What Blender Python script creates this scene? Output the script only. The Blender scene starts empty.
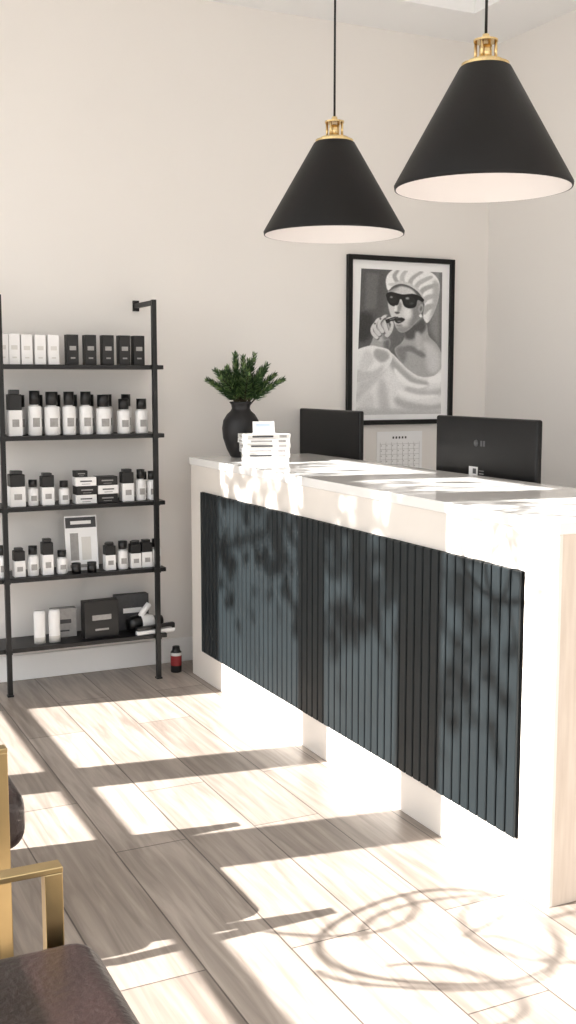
import bpy, bmesh, math, random
import numpy as np
from mathutils import Vector, Matrix
random.seed(7)
scene=bpy.context.scene
# ------------------------------------------------------------------ constants
WY=5.27      # far wall
WR=3.83      # right wall
WL=-0.70     # window wall
YB=-1.8      # front of shop (behind the camera)
CZ=3.30
DX=1.91      # desk front
# ------------------------------------------------------------------ materials
def lin(c):
    return tuple((x/12.92 if x<=0.04045 else ((x+0.055)/1.055)**2.4) for x in c)
def mat(name,rgb,rough=0.5,metal=0.0,var=0.04,scale=8.0,bump=0.0,bscale=60.0,emit=0.0,spec=0.5,coords='Object'):
    """rgb in sRGB 0..1"""
    m=bpy.data.materials.new(name); m.use_nodes=True
    nt=m.node_tree; b=nt.nodes['Principled BSDF']
    c=lin(rgb)
    tc=nt.nodes.new('ShaderNodeTexCoord')
    n=nt.nodes.new('ShaderNodeTexNoise'); n.inputs['Scale'].default_value=scale; n.inputs['Detail'].default_value=3
    nt.links.new(tc.outputs[coords],n.inputs['Vector'])
    r=nt.nodes.new('ShaderNodeValToRGB')
    r.color_ramp.elements[0].position=0.3; r.color_ramp.elements[1].position=0.7
    r.color_ramp.elements[0].color=tuple(x*(1-var) for x in c)+(1,)
    r.color_ramp.elements[1].color=tuple(min(1,x*(1+var)) for x in c)+(1,)
    nt.links.new(n.outputs['Fac'],r.inputs['Fac']); nt.links.new(r.outputs['Color'],b.inputs['Base Color'])
    b.inputs['Roughness'].default_value=rough; b.inputs['Metallic'].default_value=metal
    b.inputs['Specular IOR Level'].default_value=spec
    if bump>0:
        n2=nt.nodes.new('ShaderNodeTexNoise'); n2.inputs['Scale'].default_value=bscale; n2.inputs['Detail'].default_value=4
        nt.links.new(tc.outputs[coords],n2.inputs['Vector'])
        bp=nt.nodes.new('ShaderNodeBump'); bp.inputs['Strength'].default_value=bump; bp.inputs['Distance'].default_value=0.01
        nt.links.new(n2.outputs['Fac'],bp.inputs['Height']); nt.links.new(bp.outputs['Normal'],b.inputs['Normal'])
    if emit>0:
        b.inputs['Emission Color'].default_value=c+(1,); b.inputs['Emission Strength'].default_value=emit
    return m
M={}
M['wall']=mat('wall_paint',(0.908,0.892,0.874),0.85,var=0.012,scale=1.2,bump=0.03,bscale=180)
M['ceil']=mat('ceiling_paint',(0.95,0.95,0.95),0.9,var=0.01,scale=1)
M['trim']=mat('trim_paint',(0.95,0.945,0.94),0.5,var=0.01)
M['quartz']=mat('white_quartz',(0.93,0.92,0.905),0.08,var=0.035,scale=4)
M['quartzF']=mat('white_quartz_face',(0.905,0.875,0.84),0.28,var=0.03,scale=4)
M['slat']=mat('slat_dark_teal',(0.085,0.110,0.120),0.5,var=0.15,scale=6,bump=0.05,bscale=40,spec=0.3)
M['slatgap']=mat('slat_gap',(0.015,0.018,0.02),0.9,spec=0.1)
M['black']=mat('black_metal',(0.06,0.055,0.057),0.42,var=0.1,spec=0.4)
M['shade']=mat('shade_black',(0.065,0.06,0.06),0.5,var=0.08,bump=0.03,bscale=120,spec=0.3)
M['shadein']=mat('shade_white_enamel',(0.88,0.86,0.85),0.5,var=0.01)
M['brass']=mat('brass',(0.88,0.78,0.58),0.25,metal=1.0,var=0.06)
M['brassdk']=mat('brass_antique',(0.70,0.61,0.44),0.30,metal=1.0,var=0.08)
M['leather']=mat('brown_leather',(0.15,0.10,0.095),0.33,var=0.22,scale=10,bump=0.3,bscale=70)
M['plastic']=mat('black_plastic',(0.06,0.06,0.063),0.32,var=0.06)
M['monitor']=mat('monitor_black_plastic',(0.045,0.045,0.05),0.35,var=0.04,spec=0.3)
M['plastic2']=mat('grey_plastic',(0.30,0.30,0.31),0.4)
M['white']=mat('white_plastic',(0.93,0.925,0.92),0.4,var=0.02)
M['offw']=mat('offwhite_card',(0.84,0.83,0.81),0.6,var=0.03)
M['blackbox']=mat('black_card',(0.075,0.07,0.07),0.5,var=0.1)
M['label']=mat('grey_label',(0.62,0.61,0.60),0.6,var=0.1,scale=60)
M['labeld']=mat('dark_label',(0.25,0.25,0.26),0.6,var=0.15,scale=60)
M['ceramic']=mat('black_ceramic',(0.085,0.08,0.085),0.5,var=0.1,bump=0.1)
M['leaf']=mat('leaf_green',(0.20,0.30,0.17),0.45,var=0.35,scale=30)
M['leaf2']=mat('leaf_green_light',(0.40,0.49,0.29),0.45,var=0.3,scale=30)
M['stem']=mat('stem_brown',(0.25,0.22,0.14),0.7)
M['red']=mat('red_label',(0.55,0.14,0.15),0.4)
M['paper']=mat('paper',(0.95,0.95,0.95),0.7,var=0.01)
M['blue']=mat('pale_blue_print',(0.72,0.78,0.85),0.6)
M['pave']=mat('pavement_concrete',(0.55,0.54,0.52),0.9,var=0.1)
M['frame']=mat('frame_black',(0.05,0.05,0.05),0.4,spec=0.3)
M['bulb']=mat('bulb_glass',(1.0,0.9,0.82),0.3,emit=1.0)
M['darkgrey']=mat('window_frame_dark',(0.12,0.12,0.12),0.4)

def wood_end():
    m=bpy.data.materials.new('pale_oak'); m.use_nodes=True; nt=m.node_tree; b=nt.nodes['Principled BSDF']
    tc=nt.nodes.new('ShaderNodeTexCoord'); mp=nt.nodes.new('ShaderNodeMapping'); mp.inputs['Scale'].default_value=(14,14,1.2)
    n=nt.nodes.new('ShaderNodeTexNoise'); n.inputs['Scale'].default_value=3; n.inputs['Detail'].default_value=6
    r=nt.nodes.new('ShaderNodeValToRGB'); r.color_ramp.elements[0].position=.3; r.color_ramp.elements[1].position=.7
    r.color_ramp.elements[0].color=lin((0.77,0.71,0.65))+(1,); r.color_ramp.elements[1].color=lin((0.85,0.80,0.745))+(1,)
    L=nt.links.new; L(tc.outputs['Object'],mp.inputs['Vector']); L(mp.outputs['Vector'],n.inputs['Vector']); L(n.outputs['Fac'],r.inputs['Fac']); L(r.outputs['Color'],b.inputs['Base Color'])
    b.inputs['Roughness'].default_value=0.5
    return m
M['oak']=wood_end()

def floor_mat():
    m=bpy.data.materials.new('wood_plank_floor'); m.use_nodes=True; nt=m.node_tree; b=nt.nodes['Principled BSDF']; L=nt.links.new
    tc=nt.nodes.new('ShaderNodeTexCoord')
    sep=nt.nodes.new('ShaderNodeSeparateXYZ'); L(tc.outputs['Object'],sep.inputs[0])
    cmb=nt.nodes.new('ShaderNodeCombineXYZ'); L(sep.outputs['Y'],cmb.inputs['X']); L(sep.outputs['X'],cmb.inputs['Y'])
    br=nt.nodes.new('ShaderNodeTexBrick'); L(cmb.outputs[0],br.inputs['Vector'])
    br.inputs['Scale'].default_value=1.0; br.inputs['Brick Width'].default_value=1.2; br.inputs['Row Height'].default_value=0.235
    br.inputs['Mortar Size'].default_value=0.0025; br.inputs['Mortar Smooth'].default_value=0.2; br.offset=0.37; br.offset_frequency=2
    br.inputs['Color1'].default_value=lin((0.565,0.52,0.483))+(1,); br.inputs['Color2'].default_value=lin((0.695,0.65,0.61))+(1,)
    br.inputs['Mortar'].default_value=lin((0.38,0.34,0.315))+(1,); br.inputs['Bias'].default_value=0.0
    mp=nt.nodes.new('ShaderNodeMapping'); mp.inputs['Scale'].default_value=(16,1.1,1); L(tc.outputs['Object'],mp.inputs['Vector'])
    n=nt.nodes.new('ShaderNodeTexNoise'); n.inputs['Scale'].default_value=2.2; n.inputs['Detail'].default_value=7; n.inputs['Distortion'].default_value=0.8
    L(mp.outputs['Vector'],n.inputs['Vector'])
    r=nt.nodes.new('ShaderNodeValToRGB'); r.color_ramp.elements[0].position=.32; r.color_ramp.elements[1].position=.66
    r.color_ramp.elements[0].color=(0.62,0.60,0.58,1); r.color_ramp.elements[1].color=(1.08,1.07,1.06,1); L(n.outputs['Fac'],r.inputs['Fac'])
    mx=nt.nodes.new('ShaderNodeMixRGB'); mx.blend_type='MULTIPLY'; mx.inputs['Fac'].default_value=0.95
    L(br.outputs['Color'],mx.inputs[1]); L(r.outputs['Color'],mx.inputs[2]); L(mx.outputs[0],b.inputs['Base Color'])
    b.inputs['Roughness'].default_value=0.38
    bp=nt.nodes.new('ShaderNodeBump'); bp.inputs['Strength'].default_value=0.25; bp.inputs['Distance'].default_value=0.004; bp.invert=True
    L(br.outputs['Fac'],bp.inputs['Height']); L(bp.outputs['Normal'],b.inputs['Normal'])
    return m
M['floor']=floor_mat()

# ------------------------------------------------------------------ mesh builder
class MB:
    def __init__(s,name): s.name=name; s.bm=bmesh.new(); s.mats=[]
    def mi(s,m):
        m=M[m] if isinstance(m,str) else m
        if m not in s.mats: s.mats.append(m)
        return s.mats.index(m)
    def _tag(s,verts,m,mtx=None,smooth=False):
        i=s.mi(m)
        fs=set()
        for v in verts:
            for f in v.link_faces: fs.add(f)
        for f in fs: f.material_index=i; f.smooth=smooth
        if mtx is not None: bmesh.ops.transform(s.bm,matrix=mtx,verts=list(verts))
    def box(s,x0,y0,z0,x1,y1,z1,m,rz=0.0,bev=0.0,mtx=None,seg=2):
        r=bmesh.ops.create_cube(s.bm,size=1.0); vs=r['verts']
        c=Vector(((x0+x1)/2,(y0+y1)/2,(z0+z1)/2))
        bmesh.ops.scale(s.bm,vec=(abs(x1-x0),abs(y1-y0),abs(z1-z0)),verts=vs)
        if bev>0:
            es=list({e for v in vs for e in v.link_edges})
            rr=bmesh.ops.bevel(s.bm,geom=es,offset=bev,segments=seg,affect='EDGES',profile=0.5)
            vs=list({v for f in rr['faces'] for v in f.verts}|{v for v in vs if v.is_valid})
            st=list(vs); seen=set(vs)
            while st:
                v=st.pop()
                for e in v.link_edges:
                    o=e.other_vert(v)
                    if o not in seen: seen.add(o); st.append(o)
            vs=list(seen)
        T=Matrix.Translation(c)@Matrix.Rotation(rz,4,'Z')
        if mtx is not None: T=mtx@T
        s._tag(vs,m,T,smooth=(bev>0.012))
    def lathe(s,cx,cy,z0,prof,m,seg=20,mtx=None,smooth=True,sx=1.0,sy=1.0):
        rings=[]
        for p in prof:
            r,z=p[0],p[1]
            if r<1e-6: rings.append([s.bm.verts.new((cx,cy,z0+z))])
            else: rings.append([s.bm.verts.new((cx+sx*r*math.cos(2*math.pi*k/seg),cy+sy*r*math.sin(2*math.pi*k/seg),z0+z)) for k in range(seg)])
        allv=[v for r in rings for v in r]
        for a in range(len(rings)-1):
            mm=prof[a+1][2] if len(prof[a+1])>2 else m
            i=s.mi(mm); A,B=rings[a],rings[a+1]
            for k in range(seg):
                k2=(k+1)%seg
                if len(A)==1 and len(B)==1: continue
                if len(A)==1: f=s.bm.faces.new((A[0],B[k2],B[k]))
                elif len(B)==1: f=s.bm.faces.new((A[k],A[k2],B[0]))
                else: f=s.bm.faces.new((A[k],A[k2],B[k2],B[k]))
                f.material_index=i; f.smooth=smooth
        if mtx is not None: bmesh.ops.transform(s.bm,matrix=mtx,verts=allv)
    def tube(s,pts,r,m,seg=8,closed=False):
        pts=[Vector(p) for p in pts]; n=len(pts); rings=[]; i=s.mi(m)
        for k in range(n):
            if closed: t=(pts[(k+1)%n]-pts[k-1])
            else: t=pts[min(k+1,n-1)]-pts[max(k-1,0)]
            t.normalize()
            up=Vector((0,0,1)) if abs(t.z)<0.95 else Vector((1,0,0))
            a=t.cross(up).normalized(); b=t.cross(a).normalized()
            rr=r[k] if isinstance(r,(list,tuple)) else r
            rings.append([s.bm.verts.new(pts[k]+a*rr*math.cos(2*math.pi*j/seg)+b*rr*math.sin(2*math.pi*j/seg)) for j in range(seg)])
        for k in range(n if closed else n-1):
            A,B=rings[k],rings[(k+1)%n]
            for j in range(seg):
                f=s.bm.faces.new((A[j],A[(j+1)%seg],B[(j+1)%seg],B[j])); f.material_index=i; f.smooth=True
        if not closed:
            for R_ in (rings[0],rings[-1]):
                f=s.bm.faces.new(R_); f.material_index=i
    def poly(s,pts,m):
        f=s.bm.faces.new([s.bm.verts.new(p) for p in pts]); f.material_index=s.mi(m); return f
    def done(s,parent=None,loc=None):
        bmesh.ops.recalc_face_normals(s.bm,faces=s.bm.faces[:])
        me=bpy.data.meshes.new(s.name)
        L=Vector(loc) if loc is not None else Vector((0,0,0))
        if loc is not None: bmesh.ops.translate(s.bm,vec=-L,verts=s.bm.verts[:])
        s.bm.to_mesh(me); s.bm.free()
        for m in s.mats: me.materials.append(m)
        o=bpy.data.objects.new(s.name,me); scene.collection.objects.link(o); o.location=L
        if parent is not None:
            o.parent=parent; o.matrix_parent_inverse=Matrix.Translation(-parent.location)
        return o
def empty(name,loc):
    e=bpy.data.objects.new(name,None); scene.collection.objects.link(e); e.location=loc; e.empty_display_size=0.1; return e

# ------------------------------------------------------------------ room shell
b=MB('floor'); b.box(WL-0.12,YB-0.12,-0.1,WR+0.1,WY+0.1,0,'floor'); b.done()
b=MB('ground'); b.box(-14,-14,-0.2,WL-0.125,14,-0.101,'pave'); b.box(WL-0.125,-14,-0.2,8,YB-0.125,-0.101,'pave'); b.done()
b=MB('wall_back'); b.box(WL-0.12,WY,0,WR+0.12,WY+0.12,3.6,'wall'); b.done()
b=MB('wall_right'); b.box(WR,YB,0,WR+0.12,WY,3.6,'wall'); b.done()
b=MB('ceiling')
bw=0.42
b.box(WL-0.12,WY-bw,CZ,WR,WY,CZ+0.2,'ceil'); b.box(WR-bw,YB,CZ,WR,WY-bw,CZ+0.2,'ceil')
b.box(WL-0.12,YB,CZ,WL+bw,WY-bw,CZ+0.2,'ceil'); b.box(WL+bw,YB,CZ,WR-bw,YB+bw,CZ+0.2,'ceil')
b.box(WL-0.12,YB,CZ+0.2,WR,WY,CZ+0.3,'ceil'); b.done()
openings=[(4.19,5.05),(3.45,4.00),(1.10,3.22),(-1.45,0.90)]
b=MB('wall_left')
ys=[YB]+[v for o in sorted(openings) for v in o]+[WY]
for k in range(0,len(ys),2): b.box(WL-0.10,ys[k],0.12,WL,ys[k+1],3.22,'wall')
b.box(WL-0.12,YB,0,WL,WY,0.12,'wall'); b.box(WL-0.12,YB,3.22,WL,WY,3.30,'wall'); b.done()
for k,(a,c) in enumerate(openings):
    b=MB('window_%d'%(k+1))
    b.box(WL-0.06,a,1.085,WL-0.02,c,1.14,'darkgrey')
    b.box(WL-0.06,a,0.12,WL-0.02,a+0.012,3.22,'darkgrey'); b.box(WL-0.06,c-0.012,0.12,WL-0.02,c,3.22,'darkgrey')
    b.done()
b=MB('wall_front'); b.box(WL,YB-0.12,0,WR+0.12,YB,0.10,'wall'); b.box(WL,YB-0.12,3.1,WR+0.12,YB,3.3,'wall')  # unseen wall behind camera; wide opening added so daylight softly brightens the interior
for x in (WL,0.35,2.05,WR-0.1): b.box(x,YB-0.12,0.10,x+0.1,YB,3.1,'darkgrey')
b.done()
b=MB('baseboard_back'); b.box(WL,WY-0.016,0,WR,WY,0.125,'trim',bev=0.004); b.done()
b=MB('baseboard_right'); b.box(WR-0.016,YB,0,WR,WY-0.016,0.125,'trim',bev=0.004); b.done()

# ------------------------------------------------------------------ window ornament: loose bent-wire loops
OX=WL+0.03
def loop(b,cy,cz,ry,rz,rot=0.0,wr=0.008,wob=0.06,ph=0.0,a0=0.0,a1=2*math.pi,n=36):
    P=[]
    closed=abs(a1-a0-2*math.pi)<1e-3
    for k in range(n if closed else n+1):
        t_=a0+(a1-a0)*k/n; w_=1+wob*math.sin(3*t_+ph)
        y=ry*w_*math.cos(t_); z=rz*w_*math.sin(t_)
        P.append((OX,cy+y*math.cos(rot)-z*math.sin(rot),cz+y*math.sin(rot)+z*math.cos(rot)))
    b.tube(P,wr,'black',6,closed)
b=MB('hanging_wire_ornament')
loop(b,2.62,1.45,0.25,0.20,0.2,0.008,0.07,0.4)
loop(b,2.50,1.40,0.13,0.19,0.5,0.0065,0.08,1.0,0.3,4.4)
loop(b,2.70,1.47,0.10,0.17,-0.5,0.0065,0.08,2.0,-1.2,3.4)
loop(b,2.60,1.60,0.20,0.10,0.1,0.006,0.05,0.0,2.9,6.2)
loop(b,2.36,1.33,0.16,0.12,-0.3,0.006,0.05,0.0,0.3,3.9)
loop(b,2.84,1.32,0.14,0.16,0.3,0.006,0.05,0.0,1.0,5.0)
for j in range(7):
    a=2*math.pi*j/7+0.3; r=0.25; P=[]
    for k in range(16):
        u=k/16*math.pi*2; px=r*0.52+r*0.48*math.cos(u); pz=r*0.25*math.sin(u)
        P.append((OX,2.90+px*math.cos(a)-pz*math.sin(a),2.74+px*math.sin(a)+pz*math.cos(a)))
    b.tube(P,0.0085,'black',5,True)
loop(b,2.90,2.74,0.25,0.25,0,0.0095,0.0)
b.tube([(OX,2.62,1.655),(OX,2.70,2.05),(OX,2.86,2.49)],0.006,'black',6)
b.tube([(OX,2.90,2.99),(OX,2.90,3.235),(WL,2.90,3.24)],0.005,'black',6)
b.done()

# street tree, foliage high up: dappled light on the counter front
b=MB('street_tree')
F0=Vector((-3.6,6.5,3.3))
b.tube([(-3.7,6.9,-0.1),(-3.7,6.9,0.4),(-3.65,6.8,1.8),F0,(-3.5,5.4,4.2),(-3.4,4.2,4.45)],[0.08,0.07,0.06,0.045,0.02,0.008],'stem',8)
for k in range(52):
    y0=random.uniform(3.4,5.8)
    zc=random.choice((4.40,4.46,4.50,4.42,4.15,3.98,4.28))
    base=Vector((-3.45,y0+random.uniform(.1,.4),4.4)); e=Vector((-3.4+random.uniform(-.3,.3),y0,zc+random.uniform(-.10,.10)))
    b.tube([base,(base+e)/2+Vector((0,0,.04)),e],[0.010,0.007,0.004],'stem',5)
    for j in range(15):
        pp=e+Vector((random.uniform(-.15,.15),random.gauss(0,.12),random.gauss(0,.065)))
        q=Matrix.Translation(pp)@Matrix.Rotation(random.uniform(0,6.28),4,'Z')@Matrix.Rotation(random.uniform(-1,1),4,'X')@Matrix.Rotation(random.uniform(0,6.28),4,'Y')
        L=random.uniform(.08,.15)
        b.poly([q@Vector(v) for v in ((0,0,0),(L*.5,L*.30,0),(L,0,0),(L*.5,-L*.30,0))],'leaf')
b.done()

# ------------------------------------------------------------------ reception desk
Y0,Y1=2.285,5.02; TZ=1.077; XR=2.56
desk=empty('reception_desk',((DX+XR)/2,(Y0+Y1)/2,0))
b=MB('countertop'); b.box(DX-0.006,Y0-0.006,TZ-0.035,XR,Y1+0.006,TZ,'quartz',bev=0.003); b.done(desk)
b=MB('front_face'); b.box(DX,Y0+0.0,0,DX+0.014,Y1,TZ-0.035,'quartzF',bev=0.002); b.done(desk)
b=MB('end_panel'); b.box(DX+0.014,Y0+0.001,0,XR-0.02,Y0+0.05,TZ-0.035,'oak'); b.box(DX+0.014,Y1-0.05,0,XR-0.02,Y1,TZ-0.035,'oak'); b.done(desk)
PY0,PY1,PZ0,PZ1=2.425,4.86,0.148,0.922
b=MB('slatted_panel'); b.box(DX-0.006,PY0,PZ0,DX,PY1,PZ1,'slatgap')
n=54; pw=(PY1-PY0)/n
for k in range(n):
    y=PY0+k*pw
    b.box(DX-0.016,y+0.0036,PZ0,DX-0.005,y+pw-0.0036,PZ1,'slat',bev=0.0025,seg=1)
b.done(desk)
b=MB('work_surface'); b.box(DX+0.05,Y0+0.05,0.72,3.15,Y1-0.05,0.75,'quartz',bev=0.003); b.box(2.50,Y1-0.05,0.72,3.15,WY-0.03,0.75,'quartz',bev=0.003)
b.box(3.05,Y0+0.05,0,3.10,Y0+0.09,0.72,'oak'); b.box(3.05,WY-0.12,0,3.10,WY-0.08,0.72,'oak'); b.done(desk)

# ------------------------------------------------------------------ monitors
def monitor(y0,y1,ztop,x=2.625,logo=False,yaw=0.0):
    b=MB('computer_monitor'); h=0.41; cy=(y0+y1)/2; hw=(y1-y0)/2
    T=Matrix.Translation((x,cy,0))@Matrix.Rotation(yaw,4,'Z')
    b.box(-0.006,-hw,ztop-h,0.022,hw,ztop,'monitor',bev=0.009,seg=4,mtx=T)
    b.box(0.0215,-hw+0.012,ztop-h+0.02,0.0235,hw-0.012,ztop-0.012,'labeld',mtx=T)
    b.box(-0.018,-0.035,0.765,-0.002,0.035,ztop-h+0.10,'plastic',bev=0.005,mtx=T)
    b.box(-0.04,-0.13,0.7505,0.16,0.13,0.765,'plastic',bev=0.005,mtx=T)
    if logo:
        T2=T@Matrix.Translation((-0.0070,0.045,ztop-0.105))@Matrix.Rotation(math.pi/2,4,'Y')
        b.lathe(0,0,0,[(0,-0.001),(0.014,-0.001),(0.014,0.001),(0,0.001)],'plastic2',20,mtx=T2)
        for k in range(2): b.box(-0.0075,-0.015+k*0.018,ztop-0.116,-0.0058,-0.003+k*0.018,ztop-0.094,'plastic2',mtx=T)
        b.box(-0.0075,0.03,ztop-0.235,-0.0058,0.09,ztop-0.20,'white',mtx=T)
        b.box(-0.008,0.04,ztop-0.228,-0.0070,0.062,ztop-0.207,'plastic2',mtx=T)
        b.box(-0.0075,-0.01,ztop-0.228,-0.0058,0.02,ztop-0.224,'label',mtx=T); b.box(-0.0075,-0.01,ztop-0.216,-0.0058,0.02,ztop-0.213,'label',mtx=T)
    b.done()
monitor(4.61,5.255,1.302); monitor(3.275,3.95,1.302,logo=True)

# ------------------------------------------------------------------ pendants
def pendant(y,zr,H):
    x=2.10; e=empty('pendant_lamp',(x,y,zr))
    b=MB('shade')
    b.lathe(x,y,zr,[(0.272,0.0),(0.276,0.0,'shade'),(0.278,0.012,'shade'),(0.080,H,'shade'),(0.066,H+0.006,'shade'),(0.02,H+0.006,'shade'),(0.02,H-0.004,'shadein'),(0.070,H-0.006,'shadein'),(0.272,0.0,'shadein')],'shade',64)
    b.done(e)
    b=MB('brass_cap')
    b.lathe(x,y,zr+H,[(0.0,0.004),(0.074,0.004),(0.074,0.012),(0.056,0.016),(0.054,0.022),(0.0,0.022)],'brass',32,smooth=False)
    for a in (0.6,0.6+math.pi/2,0.6+math.pi,0.6-math.pi/2):
        b.lathe(x+0.033*math.cos(a),y+0.033*math.sin(a),zr+H+0.022,[(0,0),(0.005,0),(0.005,0.055),(0,0.055)],'brass',10)
    b.lathe(x,y,zr+H,[(0,0.022),(0.020,0.022),(0.020,0.066),(0.010,0.07),(0,0.07)],'brass',20)
    b.lathe(x,y,zr+H,[(0,0.077),(0.038,0.077),(0.038,0.083),(0.014,0.085),(0.010,0.10),(0,0.10)],'brass',24,smooth=False)
    b.done(e)
    zc=zr+H+0.095
    b=MB('cord'); b.lathe(x,y,zc,[(0,0),(0.0045,0),(0.0045,CZ+0.2-zc),(0,CZ+0.2-zc)],'black',8)
    b.lathe(x,y,CZ+0.17,[(0,0),(0.06,0),(0.06,0.03),(0,0.03)],'black',24,smooth=False); b.done(e)
    b=MB('bulb'); b.lathe(x,y,zr+0.19,[(0,0),(0.02,0.004),(0.032,0.025),(0.03,0.045),(0.016,0.07),(0.014,0.10),(0,0.10)],'bulb',16)
    b.lathe(x,y,zr+0.285,[(0,0),(0.02,0),(0.02,0.055),(0,0.055)],'brass',12); b.done(e)
    l=bpy.data.lights.new('pendant_light','POINT'); l.energy=0.25; l.color=(1,0.86,0.80); l.shadow_soft_size=0.03
    lo=bpy.data.objects.new('lamp_glow',l); scene.collection.objects.link(lo); lo.location=(x,y,zr+0.12); lo.parent=e; lo.matrix_parent_inverse=Matrix.Translation(-e.location)
pendant(3.91,2.017,0.35); pendant(2.925,2.045,0.365)

# ------------------------------------------------------------------ framed print
fx0,fx1,fz0,fz1=2.905,3.585,1.205,2.118
art=empty('framed_photograph',((fx0+fx1)/2,WY-0.015,(fz0+fz1)/2))
b=MB('frame'); t=0.026; yf=WY-0.032
b.box(fx0,yf,fz0,fx0+t,WY-0.002,fz1,'frame',bev=0.002); b.box(fx1-t,yf,fz0,fx1,WY-0.002,fz1,'frame',bev=0.002)
b.box(fx0+t,yf,fz1-t,fx1-t,WY-0.002,fz1,'frame'); b.box(fx0+t,yf,fz0,fx1-t,WY-0.002,fz0+t,'frame'); b.done(art)
b=MB('mat_board'); b.box(fx0+t,WY-0.014,fz0+t,fx1-t,WY-0.004,fz1-t,'paper'); b.done(art)
# tonal image composed from soft-edged drawn shapes, stored as vertex tones on a flat sheet.
AX0,AX1,AY0,AY1=361.0,443.0,268.0,411.0; RES=4
NW=int((AX1-AX0)*RES); NH=int((AY1-AY0)*RES)
gx=(np.arange(NW)+0.5)/RES+AX0; gy=(np.arange(NH)+0.5)/RES+AY0
GX,GY=np.meshgrid(gx,gy)
IMG=np.full((NH,NW),0.40)
def blur(A,s):
    s=s*RES
    if s<0.3: return A
    k=int(max(1,math.ceil(s*2.5))); xs=np.arange(-k,k+1); K=np.exp(-xs**2/(2*s*s)); K/=K.sum()
    P=np.pad(A,k,mode='edge')
    P=np.apply_along_axis(lambda r:np.convolve(r,K,mode='valid'),1,P)
    P=np.apply_along_axis(lambda r:np.convolve(r,K,mode='valid'),0,P)
    return P
def smooth(pts,n=5):
    out=[]; N=len(pts)
    for i in range(N):
        p0,p1,p2,p3=[np.array(pts[(i+k)%N],float) for k in (-1,0,1,2)]
        for j in range(n):
            t_=j/n
            out.append(0.5*((2*p1)+(-p0+p2)*t_+(2*p0-5*p1+4*p2-p3)*t_*t_+(-p0+3*p1-3*p2+p3)*t_**3))
    return out
def mask(P):
    m=np.zeros(GX.shape,bool); N=len(P)
    for i in range(N):
        x1,y1=P[i]; x2,y2=P[(i+1)%N]
        if y1==y2: continue
        c=((y1>GY)!=(y2>GY)) & (GX<(x2-x1)*(GY-y1)/(y2-y1)+x1)
        m^=c
    return m.astype(float)
def shp(pts,v,sm=True,bl=0.3,op=1.0,clip=None):
    global IMG
    A=blur(mask(smooth(pts) if sm else pts),bl)*op
    if clip is not None: A=A*clip
    IMG=IMG*(1-A)+v*A
    return A
def ell(cx,cy,rx,ry,v,rot=0,n=20,**k):
    return shp([(cx+rx*math.cos(a)*math.cos(rot)-ry*math.sin(a)*math.sin(rot),cy+rx*math.cos(a)*math.sin(rot)+ry*math.sin(a)*math.cos(rot)) for a in [2*math.pi*i/n for i in range(n)]],v,sm=False,**k)
shp([(361,268),(388,268),(386,300),(382,330),(372,352),(361,352)],0.34,False,bl=3)
shp([(366,272),(378,272),(377,306),(366,308)],0.42,False,bl=1.2)
shp([(433,262),(450,262),(450,350),(438,340),(431,325)],0.55,False,bl=2)
shp([(361,312),(374,314),(372,334),(361,338)],0.20,bl=1.5)
shp([(440,262),(446,262),(446,345),(440,345)],0.44,False,bl=1)
# neck and shoulders
A=shp([(404,322),(414,320),(424,312),(428,322),(430,332),(438,340),(444,352),(444,370),(432,376),(416,372),(402,358),(396,346),(402,340),(406,332)],0.68)
shp([(405,324),(416,320),(424,314),(427,324),(420,332),(412,336),(406,334)],0.33,bl=1.2,clip=A)
shp([(424,338),(436,342),(442,354),(440,368),(430,368),(427,350)],0.82,bl=2,clip=A)
shp([(402,345),(412,342),(426,350),(424,354),(412,348),(404,349)],0.48,bl=0.9,clip=A)
shp([(397,346),(404,343),(408,352),(404,360)],0.5,bl=1.5,clip=A)
shp([(416,330),(421,329),(423,344),(418,345)],0.75,bl=1.2,clip=A)
# robe
A=shp([(355,357),(368,350),(380,347),(392,349),(400,356),(410,366),(422,373),(436,372),(448,364),(448,416),(355,416)],0.93)
for P,v,bl in (([(392,352),(402,362),(416,374),(430,379),(424,386),(404,376),(392,362)],0.70,1.2),
 ([(364,370),(378,362),(388,366),(376,382),(366,394),(361,398)],0.80,1.8),
 ([(384,374),(390,386),(393,414),(386,414),(381,390)],0.78,1.8),
 ([(410,383),(430,387),(446,384),(446,390),(426,394),(408,389)],0.78,1.5),
 ([(398,393),(410,398),(432,402),(446,400),(446,406),(420,408),(400,402)],0.73,1.5),
 ([(366,396),(374,388),(378,400),(374,412),(364,412)],0.85,1.8),
 ([(430,375),(446,368),(446,377),(434,380)],0.99,0.8),
 ([(396,364),(412,378),(430,382),(420,385),(402,378)],0.98,0.8),
 ([(374,360),(384,358),(380,366),(370,376),(366,374)],0.98,1.2),
 ([(400,386),(420,391),(440,392),(430,396),(410,395)],0.98,0.9),
 ([(361,405),(446,408),(446,414),(361,414)],0.76,2.0)): shp(P,v,bl=bl,clip=A)
# face
A=shp([(389,286),(396,280),(408,280),(418,286),(423,298),(422,309),(417,318),(410,326),(403,329),(398,326),(394,318),(390,309),(388,298)],0.83)
shp([(413,298),(424,296),(423,312),(416,322),(406,331),(410,318)],0.54,bl=1.8,clip=A)
shp([(389,283),(396,279),(401,281),(393,291),(389,296)],0.66,bl=1.2,clip=A)
shp([(404,306),(411,306),(412,314),(406,315)],0.92,bl=1.5,clip=A)
shp([(398,324),(410,324),(406,331),(398,330)],0.60,bl=1.0,clip=A)
ell(421.5,305,2.6,4.6,0.66,0.2); ell(421.5,305,1.2,2.6,0.42,0.2,bl=0.5)
ell(421.3,312,1.5,1.7,0.97)
shp([(388.5,289),(392,283),(402,279.5),(412,282),(421,290),(423.5,300),(421.5,298),(413,287),(402,283.5),(394,286)],0.34,bl=0.6)
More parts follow.
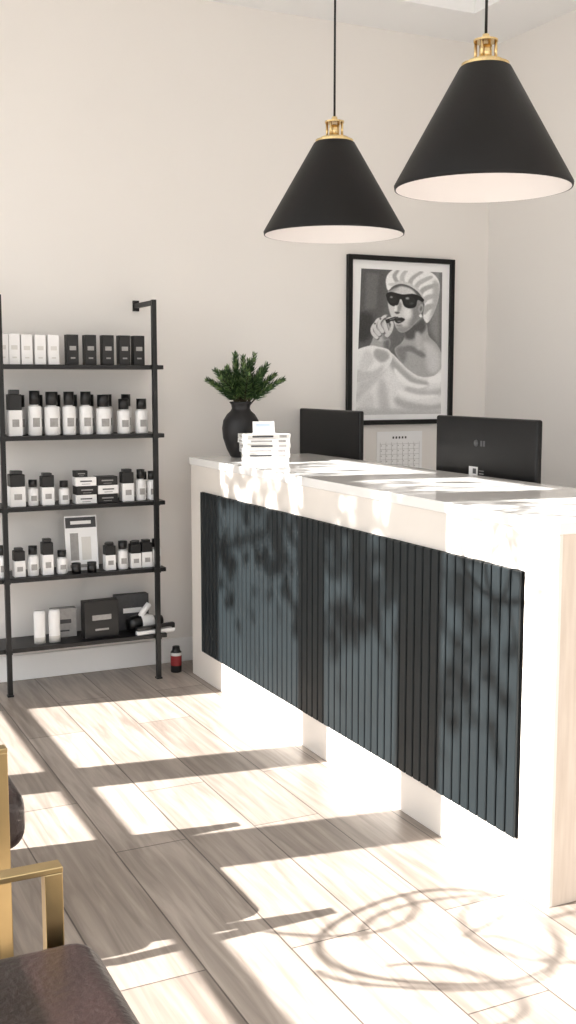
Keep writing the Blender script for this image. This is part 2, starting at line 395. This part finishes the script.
# towel turban: tall wrapped towel with a front twist and hanging end
A=shp([(388,288),(385.5,280),(387,273),(392,268),(400,265),(412,264),(424,266),(434,270),(440,278),(440,290),(437,302),(433,312),(428,319),(424,313),(425,301),(421,291),(412,284),(402,281),(394,283)],0.95)
for P,v,bl in (([(396,281),(392,274),(396,268),(399,268),(396,274),(400,281)],0.66,0.5),
 ([(400,281.5),(400,273),(406,266),(409,266),(404,274),(405,282)],0.76,0.5),
 ([(407,283),(410,275),(420,268),(423,269),(414,276),(411,284)],0.70,0.5),
 ([(413,286),(418,278),(430,272),(433,274),(421,281),(416,288)],0.74,0.5),
 ([(418,290),(424,283),(438,279),(438,282),(426,287),(421,293)],0.68,0.5),
 ([(422,296),(428,291),(439,290),(438,293),(429,296),(424,301)],0.74,0.5),
 ([(424,304),(429,300),(437,300),(436,303),(430,306),(425,311)],0.70,0.5),
 ([(434,276),(441,284),(439,304),(430,318),(433,300)],0.72,1.4),
 ([(388,282),(394,280),(402,278.5),(412,281),(421,288),(425,298),(422,295),(412,285),(402,282),(394,284)],0.82,0.5)): shp(P,v,bl=bl,clip=A)
# sunglasses
shp([(386.5,291.5),(391,289.5),(399,291),(404,291.5),(413,290.6),(420,292.6),(424.5,296),(423,298),(418,296.5),(416,303),(410,305),(404.5,303),(402,297),(400,296.5),(398.5,301.4),(394,303.4),(389.5,301.2),(387,296)],0.04,bl=0.25)
ell(393,296.6,4.2,4.0,0.12,bl=0.4); ell(410,297.6,5.6,4.6,0.12,bl=0.4)
ell(391.5,294.6,1.4,1.0,0.60,bl=0.4); ell(407.6,295.2,2.0,1.2,0.60,bl=0.4); ell(412,300,2.4,1.2,0.25,bl=0.6)
# nose, lips
shp([(400,299),(402,302),(401,307),(398.5,310),(397.5,305)],0.60,bl=0.6)
shp([(395,303),(397.4,303),(397,308.6),(394.6,308)],0.92,bl=0.5)
shp([(395,309.2),(398,308.7),(400.4,309.6),(397.5,311)],0.30,bl=0.35)
shp([(394.5,315.7),(397,314),(399,314.7),(402.5,314.4),(405.5,316.3),(401,319.8),(397,319.6)],0.13,bl=0.3)
ell(400,318.2,2.0,0.6,0.5,bl=0.3)
shp([(396.5,321.4),(403,321.4),(402,323.2),(398,323.2)],0.55,bl=0.7)
# forearm, sleeve, hand
shp([(377,332),(388,333),(392,340),(388,350),(376,352),(370,348),(373,340)],0.66)
shp([(386,334),(391,338),(391,348),(386,350)],0.42,bl=1.2)
A=shp([(355,352),(370,343),(382,344),(391,347),(394,356),(386,368),(372,376),(355,378)],0.94)
shp([(378,346),(388,348),(391,354),(384,359),(376,353)],0.68,bl=1.0,clip=A)
shp([(361,366),(374,368),(386,362),(380,374),(361,380)],0.80,bl=1.4,clip=A)
shp([(366,350),(372,348),(376,358),(368,368),(363,364)],0.86,bl=1.2,clip=A)
shp([(374,322),(380,316),(387,318),(391,325),(391,333),(386,338),(378,337),(374,330)],0.76)
shp([(384,326),(391,326),(391,334),(385,338)],0.52,bl=1.2)
def finger(p,w,v,bl=0.25):
    L=[];R_=[]
    for i,(x,y) in enumerate(p):
        a=np.array(p[min(i+1,len(p)-1)],float)-np.array(p[max(i-1,0)],float); n_=np.array((-a[1],a[0])); n_/=np.linalg.norm(n_)
        ww=w*(1.0-0.12*i)
        L.append((x+n_[0]*ww,y+n_[1]*ww)); R_.append((x-n_[0]*ww,y-n_[1]*ww))
    shp(L+R_[::-1],v,bl=bl)
for p,w in (([(379,335),(374,330),(373.5,325),(376,321)],1.7),([(381,332),(376,325),(378,318),(381,316)],1.8),([(384,329),(380,321),(384,314.5),(388,313)],1.8),([(388,329),(386,320),(390,315.5),(394,316)],1.8)):
    finger([(a+0.8,c+0.9) for a,c in p],w,0.36,0.5); finger(p,w,0.84)
shp([(386,317),(396,313.5),(397.5,316.2),(387.5,320.5)],0.06,False,bl=0.2)
shp([(390,316.6),(396,314.3),(396.4,315),(390.6,317.4)],0.5,False,bl=0.2)
shp([(396,313.8),(399,313.8),(398.5,316),(397,316.2)],0.25,False,bl=0.2)
finger([(388,334),(392,329),(394,323),(393,319)],2.0,0.42,0.5); finger([(387.5,333),(391.5,328),(393.2,322),(392,318.5)],1.9,0.82)
for (x,y) in ((381.3,316.2),(388,313.4),(394,316.2),(376.2,321)): ell(x,y,1.0,0.8,0.35)
rng=np.random.default_rng(3)
IMG=np.clip(IMG+blur(rng.normal(0,0.06,IMG.shape),0.18),0.02,0.99)
def uvp(px,py,off=0.0146):
    t_=(py-255)/167.0; xl=347+6*t_; xr=455-2*t_
    return (fx0+(fx1-fx0)*(px-xl)/(xr-xl), WY-off, fz1-(fz1-fz0)*(py-255)/166.0)
vx_=np.linspace(AX0,AX1,NW+1); vy_=np.linspace(AY0,AY1,NH+1)
verts=[uvp(x,y) for y in vy_ for x in vx_]
faces=[(j*(NW+1)+i,(j+1)*(NW+1)+i,(j+1)*(NW+1)+i+1,j*(NW+1)+i+1) for j in range(NH) for i in range(NW)]
me=bpy.data.meshes.new('print'); me.from_pydata(verts,[],faces)
P=np.pad(IMG,1,mode='edge'); V=(P[:-1,:-1]+P[1:,:-1]+P[:-1,1:]+P[1:,1:])/4
V=np.where(V<=0.04045,V/12.92,((V+0.055)/1.055)**2.4).ravel()
ca=me.color_attributes.new('tone','FLOAT_COLOR','POINT')
buf=np.ones((len(V),4),np.float32); buf[:,0]=V; buf[:,1]=V; buf[:,2]=V
ca.data.foreach_set('color',buf.ravel())
pm=bpy.data.materials.new('monochrome_print'); pm.use_nodes=True; nt=pm.node_tree
at=nt.nodes.new('ShaderNodeAttribute'); at.attribute_name='tone'
nt.links.new(at.outputs['Color'],nt.nodes['Principled BSDF'].inputs['Base Color']); nt.nodes['Principled BSDF'].inputs['Roughness'].default_value=0.5
me.materials.append(pm); po=bpy.data.objects.new('print',me); scene.collection.objects.link(po); po.parent=art; po.matrix_parent_inverse=Matrix.Translation(-art.location)

# calendar
b=MB('wall_calendar'); cx0,cx1,cz0,cz1=3.105,3.40,0.935,1.165
b.box(cx0,WY-0.004,cz0,cx1,WY-0.0005,cz1,'paper')
for k in range(8): b.box(cx0+0.02+k*0.0365,WY-0.0048,cz0+0.015,cx0+0.0212+k*0.0365,WY-0.004,cz1-0.06,'label')
for k in range(6): b.box(cx0+0.02,WY-0.0048,cz0+0.015+k*0.029,cx1-0.02,WY-0.004,cz0+0.0162+k*0.029,'label')
for k in range(5): b.box(cx0+0.10+k*0.02,WY-0.0048,cz1-0.04,cx0+0.110+k*0.02,WY-0.004,cz1-0.028,'labeld')
for k in range(7):
    for j in range(5):
        b.box(cx0+0.025+k*0.0365,WY-0.0048,cz0+0.033+j*0.029,cx0+0.030+k*0.0365,WY-0.004,cz0+0.038+j*0.029,'label')
b.done()

# ------------------------------------------------------------------ ladder shelf
SX0,SX1=1.005,1.725; SY=5.0; SZ=[1.52,1.196,0.872,0.545,0.218]
sh=empty('wall_mounted_shelf',((SX0+SX1)/2,5.12,0))
b=MB('posts')
for x in (SX0,SX1):
    b.box(x-0.011,SY-0.012,0.0,x+0.011,SY+0.012,1.825,'black',bev=0.002)
    b.box(x-0.011,SY+0.012,1.80,x+0.011,WY-0.002,1.822,'black',bev=0.002)
    b.box(x-0.016,WY-0.010,1.785,x+0.016,WY-0.001,1.837,'black')
    b.box(x-0.011,WY-0.028,0.195,x+0.011,WY-0.002,0.215,'black')
    b.box(x-0.014,SY-0.015,0.0,x+0.014,SY+0.015,0.008,'black')
b.done(sh)
b=MB('shelf_boards')
for z in SZ:
    b.box(SX0-0.055,SY+0.012,z-0.020,SX1+0.05,WY-0.02,z,'black',bev=0.002)
    for x in (SX0,SX1): b.box(x-0.014,SY-0.013,z-0.020,x+0.014,SY+0.02,z+0.001,'black')
b.done(sh)
def PX(px): return 1.01+0.00470*px
def bottle(b,x,y,z,w,h,kind=0):
    r=w/2
    if kind==0:
        hb=h*0.66
        b.lathe(x,y,z,[(0,0),(r*.94,0),(r,0.004),(r,hb*0.96),(r*0.9,hb),(r*0.55,hb+0.002),(r*0.55,hb+0.006),(r*0.78,hb+0.007,'plastic'),(r*0.78,h,'plastic'),(0,h,'plastic')],'white',18)
        b.box(x-r*0.5,y-r-0.0006,z+hb*0.3,x+r*0.5,y-r+0.004,z+hb*0.6,'label')
    elif kind==1:
        b.lathe(x,y,z,[(0,0),(r,0.002),(r,h*0.7),(r*0.6,h*0.76),(r*0.6,h,'plastic'),(0,h,'plastic')],'blackbox',18)
        b.box(x-r*0.6,y-r-0.0008,z+h*0.2,x+r*0.6,y-r+0.006,z+h*0.5,'label')
    elif kind==2:
        b.lathe(x,y,z,[(0,0),(r,0),(r,h*0.2),(r*0.98,h*0.22,'white'),(r*1.0,h*0.9,'white'),(r*0.9,h,'white'),(0,h,'white')],'offw',18,sy=0.7)
    elif kind==3:
        b.box(x-r,y-r,z,x+r,y+r,z+h*0.56,'white',bev=0.003); b.box(x-r*0.96,y-r*0.96,z+h*0.56,x+r*0.96,y+r*0.96,z+h*0.90,'blackbox',bev=0.003)
        b.box(x-r*.7,y-r*.7,z+h*0.90,x+r*.7,y+r*.7,z+h,'plastic',bev=0.002)
        b.box(x-r*0.5,y-r-0.0007,z+h*0.2,x+r*0.5,y-r+0.001,z+h*0.36,'label')
def carton(b,x,y,z,w,d,h,m,lab=None,rz=0):
    b.box(x-w/2,y-d/2,z,x+w/2,y+d/2,z+h,m,rz=rz,bev=0.0015)
    if lab:
        T=Matrix.Translation((x,y,z))@Matrix.Rotation(rz,4,'Z')
        b.box(-w*0.28,-d/2-0.0008,h*0.48,w*0.28,-d/2+0.001,h*0.62,lab,mtx=T)
        b.box(-w*0.2,-d/2-0.0008,h*0.2,w*0.2,-d/2+0.001,h*0.25,lab,mtx=T)
E=0.0003
z=SZ[0]+E; b=MB('white_product_cartons')
for px in (-6,4,15,27,40,53): carton(b,PX(px),5.075,z,0.050,0.05,0.138 if px<20 else 0.134,'white','offw')
b.done()
b=MB('black_product_cartons')
for px in (72,90,108,125,140): carton(b,PX(px),5.075,z,0.054,0.05,0.138,'blackbox','label')
b.done()
z=SZ[1]+E; b=MB('shampoo_bottles')
for i,px in enumerate((-4,14,34,51,68,85,103,124,143)):
    bottle(b,PX(px),5.075,z,0.062 if i%3 else 0.072,(0.205,0.21,0.205,0.2,0.2,0.2,0.185,0.165,0.165)[i],0 if i!=1 else 3)
for i,px in enumerate((2,24,42,60,77,94,113,133)): bottle(b,PX(px),5.17,z,0.058,0.185,0)
b.done()
z=SZ[2]+E; b=MB('styling_product_bottles')
bottle(b,PX(14),5.075,z,0.07,0.165,3)
for px,h,k in ((30,0.12,0),(44,0.15,3),(61,0.11,0),(126,0.155,3),(141,0.15,0),(153,0.14,0)): bottle(b,PX(px),5.075,z,0.05 if k==0 else 0.058,h,k)
for px in (22,52,135,150): bottle(b,PX(px),5.17,z,0.05,0.13,0)
b.done()
b=MB('stacked_product_boxes')
for r_ in range(3):
    for c in range(2):
        x=PX(82+c*22)+(0.004 if r_%2 else 0)
        carton(b,x,5.08,z+r_*0.0415,0.10,0.07,0.041,'blackbox' if (r_+c)%2 else 'white','label' if (r_+c)%2 else 'labeld')
carton(b,PX(78),5.08,z+0.1245,0.06,0.05,0.03,'blackbox','label')
b.done()
z=SZ[3]+E; b=MB('conditioner_bottles')
for px,h,k in ((-2,0.15,0),(14,0.135,3),(28,0.14,0),(42,0.17,3),(57,0.11,0),(106,0.13,3),(120,0.135,0),(133,0.13,3),(145,0.135,3),(156,0.135,0)): bottle(b,PX(px),5.07,z,0.052,h,k)
for px in (112,127,140,152): bottle(b,PX(px),5.16,z,0.05,0.12,0)
b.done()
b=MB('product_sign_card')
T=Matrix.Translation((PX(80),5.10,z))@Matrix.Rotation(math.radians(-7),4,'X')
b.box(-0.078,-0.002,0.002,0.078,0.002,0.262,'paper',mtx=T)
b.box(-0.074,-0.0028,0.205,0.074,-0.0019,0.255,'labeld',mtx=T); b.box(-0.05,-0.0034,0.222,0.05,-0.0027,0.238,'white',mtx=T)
b.box(-0.055,-0.0028,0.05,-0.015,-0.0019,0.18,'label',mtx=T); b.box(0.0,-0.0028,0.05,0.045,-0.0019,0.16,'offw',mtx=T)
b.box(-0.06,-0.0028,0.015,0.06,-0.0019,0.03,'label',mtx=T)
b.box(-0.05,0.0,0.0,0.05,0.05,0.004,'offw',mtx=Matrix.Translation((PX(80),5.10,z)))
b.done()
b=MB('small_black_jars')
for px in (70,86): b.lathe(PX(px),5.045,z,[(0,0),(0.022,0),(0.022,0.03),(0.02,0.032),(0.022,0.034),(0.022,0.048),(0,0.048)],'plastic',18)
b.done()
z=SZ[4]+E; b=MB('hair_cream_tubes')
for px in (33,48): bottle(b,PX(px),5.075,z,0.055,0.155,2)
b.done()
b=MB('gift_box'); carton(b,PX(96),5.09,z,0.17,0.06,0.18,'blackbox','label',rz=0.05); b.done()
b=MB('boxed_curling_set')
carton(b,PX(136),5.19,z,0.17,0.05,0.175,'labeld','white'); carton(b,PX(62),5.17,z,0.12,0.05,0.14,'label','labeld'); b.done()
b=MB('hair_dryer')
T=Matrix.Translation((PX(146),5.115,z+0.042))@Matrix.Rotation(math.radians(8),4,'Z')@Matrix.Rotation(math.radians(90),4,'Y')
b.lathe(0,0,-0.09,[(0,0),(0.030,0.0),(0.038,0.02),(0.041,0.06),(0.040,0.11,'white'),(0.034,0.13,'white'),(0.028,0.135,'plastic'),(0.026,0.18,'plastic'),(0.022,0.18,'plastic'),(0.020,0.15,'plastic'),(0,0.15,'plastic')],'plastic',24,mtx=T)
b.tube([(PX(140),5.11,z+0.06),(PX(144),5.105,z+0.10),(PX(150),5.10,z+0.135)],[0.018,0.016,0.015],'white',12)
b.done()
b=MB('hair_straightener')
T=Matrix.Translation((PX(152),5.038,z))@Matrix.Rotation(0.08,4,'Z')
b.box(-0.10,-0.014,0,0.10,0.014,0.02,'white',bev=0.004,mtx=T)
b.box(-0.10,-0.013,0.024,0.10,0.013,0.042,'plastic',bev=0.004,mtx=T@Matrix.Rotation(-0.04,4,'Y'))
b.box(0.085,-0.012,0.0,0.10,0.012,0.042,'plastic',bev=0.002,mtx=T)
b.done()
b=MB('spray_can'); b.lathe(1.845,5.08,0,[(0,0),(0.026,0),(0.028,0.004),(0.028,0.035,'plastic'),(0.028,0.085,'red'),(0.028,0.10,'offw'),(0.020,0.112,'plastic'),(0.018,0.13,'plastic'),(0,0.13,'plastic')],'plastic',20); b.done()

# ------------------------------------------------------------------ vase with greenery
vx,vy,vz=2.135,4.92,TZ+E
ve=empty('potted_green_plant',(vx,vy,vz))
b=MB('vase')
b.lathe(vx,vy,vz,[(0,0),(0.045,0),(0.052,0.005),(0.070,0.040),(0.088,0.095),(0.092,0.140),(0.086,0.178),(0.068,0.208),(0.050,0.224),(0.044,0.236),(0.047,0.254),(0.056,0.266),(0.053,0.269),(0.040,0.254),(0.034,0.236),(0.030,0.21),(0,0.20)],'ceramic',36)
b.done(ve)
b=MB('foliage')
NS=24
for k in range(NS):
    a=2*math.pi*k/NS*1.0+random.uniform(-.25,.25); out=(0.05,0.12,0.195,0.15)[k%4]; top=0.250-out*0.75+random.uniform(-.02,.03)
    p0=Vector((vx+random.uniform(-.02,.02),vy+random.uniform(-.02,.02),vz+0.22)); p3=Vector((vx+0.022+out*math.cos(a)*1.0,vy+out*math.sin(a)*0.75,vz+0.262+top))
    p1=p0+Vector((out*0.35*math.cos(a),out*0.3*math.sin(a),0.10)); pts=[]
    for i in range(9):
        t_=i/8; pts.append(p0*(1-t_)**2+p1*2*t_*(1-t_)+p3*t_*t_)
    b.tube(pts,[0.0045-0.0003*i for i in range(9)],'stem',5)
    NL=100
    for i in range(NL):
        t_=0.30+0.70*i/(NL-1); f_=t_*8; i0=min(7,int(f_)); c=pts[i0].lerp(pts[i0+1],f_-i0); td=(pts[i0+1]-pts[i0]).normalized()
        ang=i*2.4; s1=td.cross(Vector((0.3,0.2,1))).normalized(); s2=td.cross(s1)
        rad=(s1*math.cos(ang)+s2*math.sin(ang)); dirv=(rad*0.9+td*(0.45+0.5*t_)).normalized(); w=td.cross(dirv).normalized()
        L=0.040*(1-0.35*max(0,t_-0.6)/0.4)*random.uniform(.8,1.15); W=L*0.19; nrm=dirv.cross(w)*L*0.12
        b.poly([c,c+dirv*L*0.5+w*W,c+dirv*L+nrm,c+dirv*L*0.5-w*W],'leaf' if random.random()<0.65 else 'leaf2')
b.done(ve)

b=MB('stacked_care_booklets'); bx,by=2.115,4.60
for k in range(6):
    T=Matrix.Translation((bx+0.004*(k%2),by+0.003*k,TZ+E+k*0.0215))@Matrix.Rotation(-0.35+0.05*k,4,'Z')
    b.box(-0.105,-0.07,0.0,0.105,0.07,0.020,'white' if k%2==0 else 'offw',bev=0.001,mtx=T)
    b.box(-0.08,-0.0712,0.006,0.02,-0.069,0.014,'labeld' if k%2 else 'label',mtx=T); b.box(0.05,-0.0712,0.004,0.085,-0.069,0.016,'label',mtx=T)
    b.box(-0.1062,-0.04,0.006,-0.104,0.04,0.013,'label',mtx=T)
b.done()
b=MB('business_card_holder')
T=Matrix.Translation((bx,by+0.01,TZ+E+0.1295))@Matrix.Rotation(-0.30,4,'Z')
b.box(-0.05,-0.02,0,0.05,0.03,0.005,'white',mtx=T); b.box(-0.05,0.004,0.004,0.05,0.008,0.055,'paper',mtx=T@Matrix.Rotation(-0.15,4,'X')); b.box(-0.035,0.0028,0.03,0.03,0.0045,0.045,'blue',mtx=T@Matrix.Rotation(-0.15,4,'X'))
b.done()

# ------------------------------------------------------------------ lounge chairs
def chair(yn,yf,dx=0.0):
    e=empty('lounge_armchair',(0.2,(yn+yf)/2,0)); az=0.555; xf,xb=0.475+dx,-0.14+dx; w=0.034
    for nm,y in (('side_frame_1',yn),('side_frame_2',yf)):
        b=MB(nm)
        b.box(xf-w,y-0.016,0,xf,y+0.016,az-0.012,'brassdk',bev=0.002); b.box(xb,y-0.016,0,xb+w,y+0.016,az-0.012,'brassdk',bev=0.002)
        b.box(xb,y-0.018,az-0.012,xf,y+0.018,az,'brassdk',bev=0.002)
        b.box(xb+w,y-0.010,0.22,xf-w,y+0.010,0.25,'brassdk',bev=0.002)
        b.done(e)
    b=MB('seat_base'); b.box(xb+0.03,yn+0.016,0.22,xf-0.0,yf-0.016,0.26,'leather',bev=0.006); b.done(e)
    b=MB('seat'); b.box(xb+0.09,yn+0.02,0.26,xf+0.055,yf-0.02,0.425,'leather',bev=0.055,seg=6); b.done(e)
    b=MB('back'); b.box(xb-0.01,yn+0.02,0.26,xb+0.13,yf-0.02,0.56,'leather',bev=0.045,seg=5); b.done(e)
chair(2.66,3.32,0.045); chair(1.29,1.95,0.0)

# ------------------------------------------------------------------ light
d=Vector((1,-0.15,-0.65)).normalized()
l=bpy.data.lights.new('sun','SUN'); l.energy=22.0; l.angle=math.radians(0.45); l.color=(1.0,0.98,0.955)
o=bpy.data.objects.new('sun',l); scene.collection.objects.link(o); o.rotation_euler=d.to_track_quat('-Z','Y').to_euler(); o.location=(-5,4,5)
w=bpy.data.worlds.new('world'); scene.world=w; w.use_nodes=True; nt=w.node_tree; bg=nt.nodes['Background']
tc=nt.nodes.new('ShaderNodeTexCoord'); sp=nt.nodes.new('ShaderNodeSeparateXYZ'); nt.links.new(tc.outputs['Generated'],sp.inputs[0])
r=nt.nodes.new('ShaderNodeValToRGB'); r.color_ramp.elements[0].position=0.45; r.color_ramp.elements[0].color=(0.76,0.73,0.69,1); r.color_ramp.elements[1].position=0.75; r.color_ramp.elements[1].color=(0.85,0.92,0.99,1)
mr=nt.nodes.new('ShaderNodeMapRange'); mr.inputs['From Min'].default_value=-1; mr.inputs['From Max'].default_value=1
nt.links.new(sp.outputs['Z'],mr.inputs['Value']); nt.links.new(mr.outputs[0],r.inputs['Fac']); nt.links.new(r.outputs['Color'],bg.inputs['Color'])
bg.inputs['Strength'].default_value=2.7
scene.view_settings.view_transform='Standard'

# ------------------------------------------------------------------ camera
f=1100.0; H=1.45
p=math.atan(132/1100); th=math.radians(25.902)
Fh=Vector((math.sin(th),math.cos(th),0)); R=Vector((math.cos(th),-math.sin(th),0)); Z=Vector((0,0,1))
F=Fh*math.cos(p)-Z*math.sin(p); U=Fh*math.sin(p)+Z*math.cos(p)
cam=bpy.data.cameras.new("camera"); co=bpy.data.objects.new("camera",cam); scene.collection.objects.link(co)
cam.sensor_fit='VERTICAL'; cam.sensor_height=24; cam.lens=f*24/1024; cam.clip_start=0.05
co.matrix_world=Matrix(((R.x,U.x,-F.x,0),(R.y,U.y,-F.y,0),(R.z,U.z,-F.z,H),(0,0,0,1)))
scene.camera=co
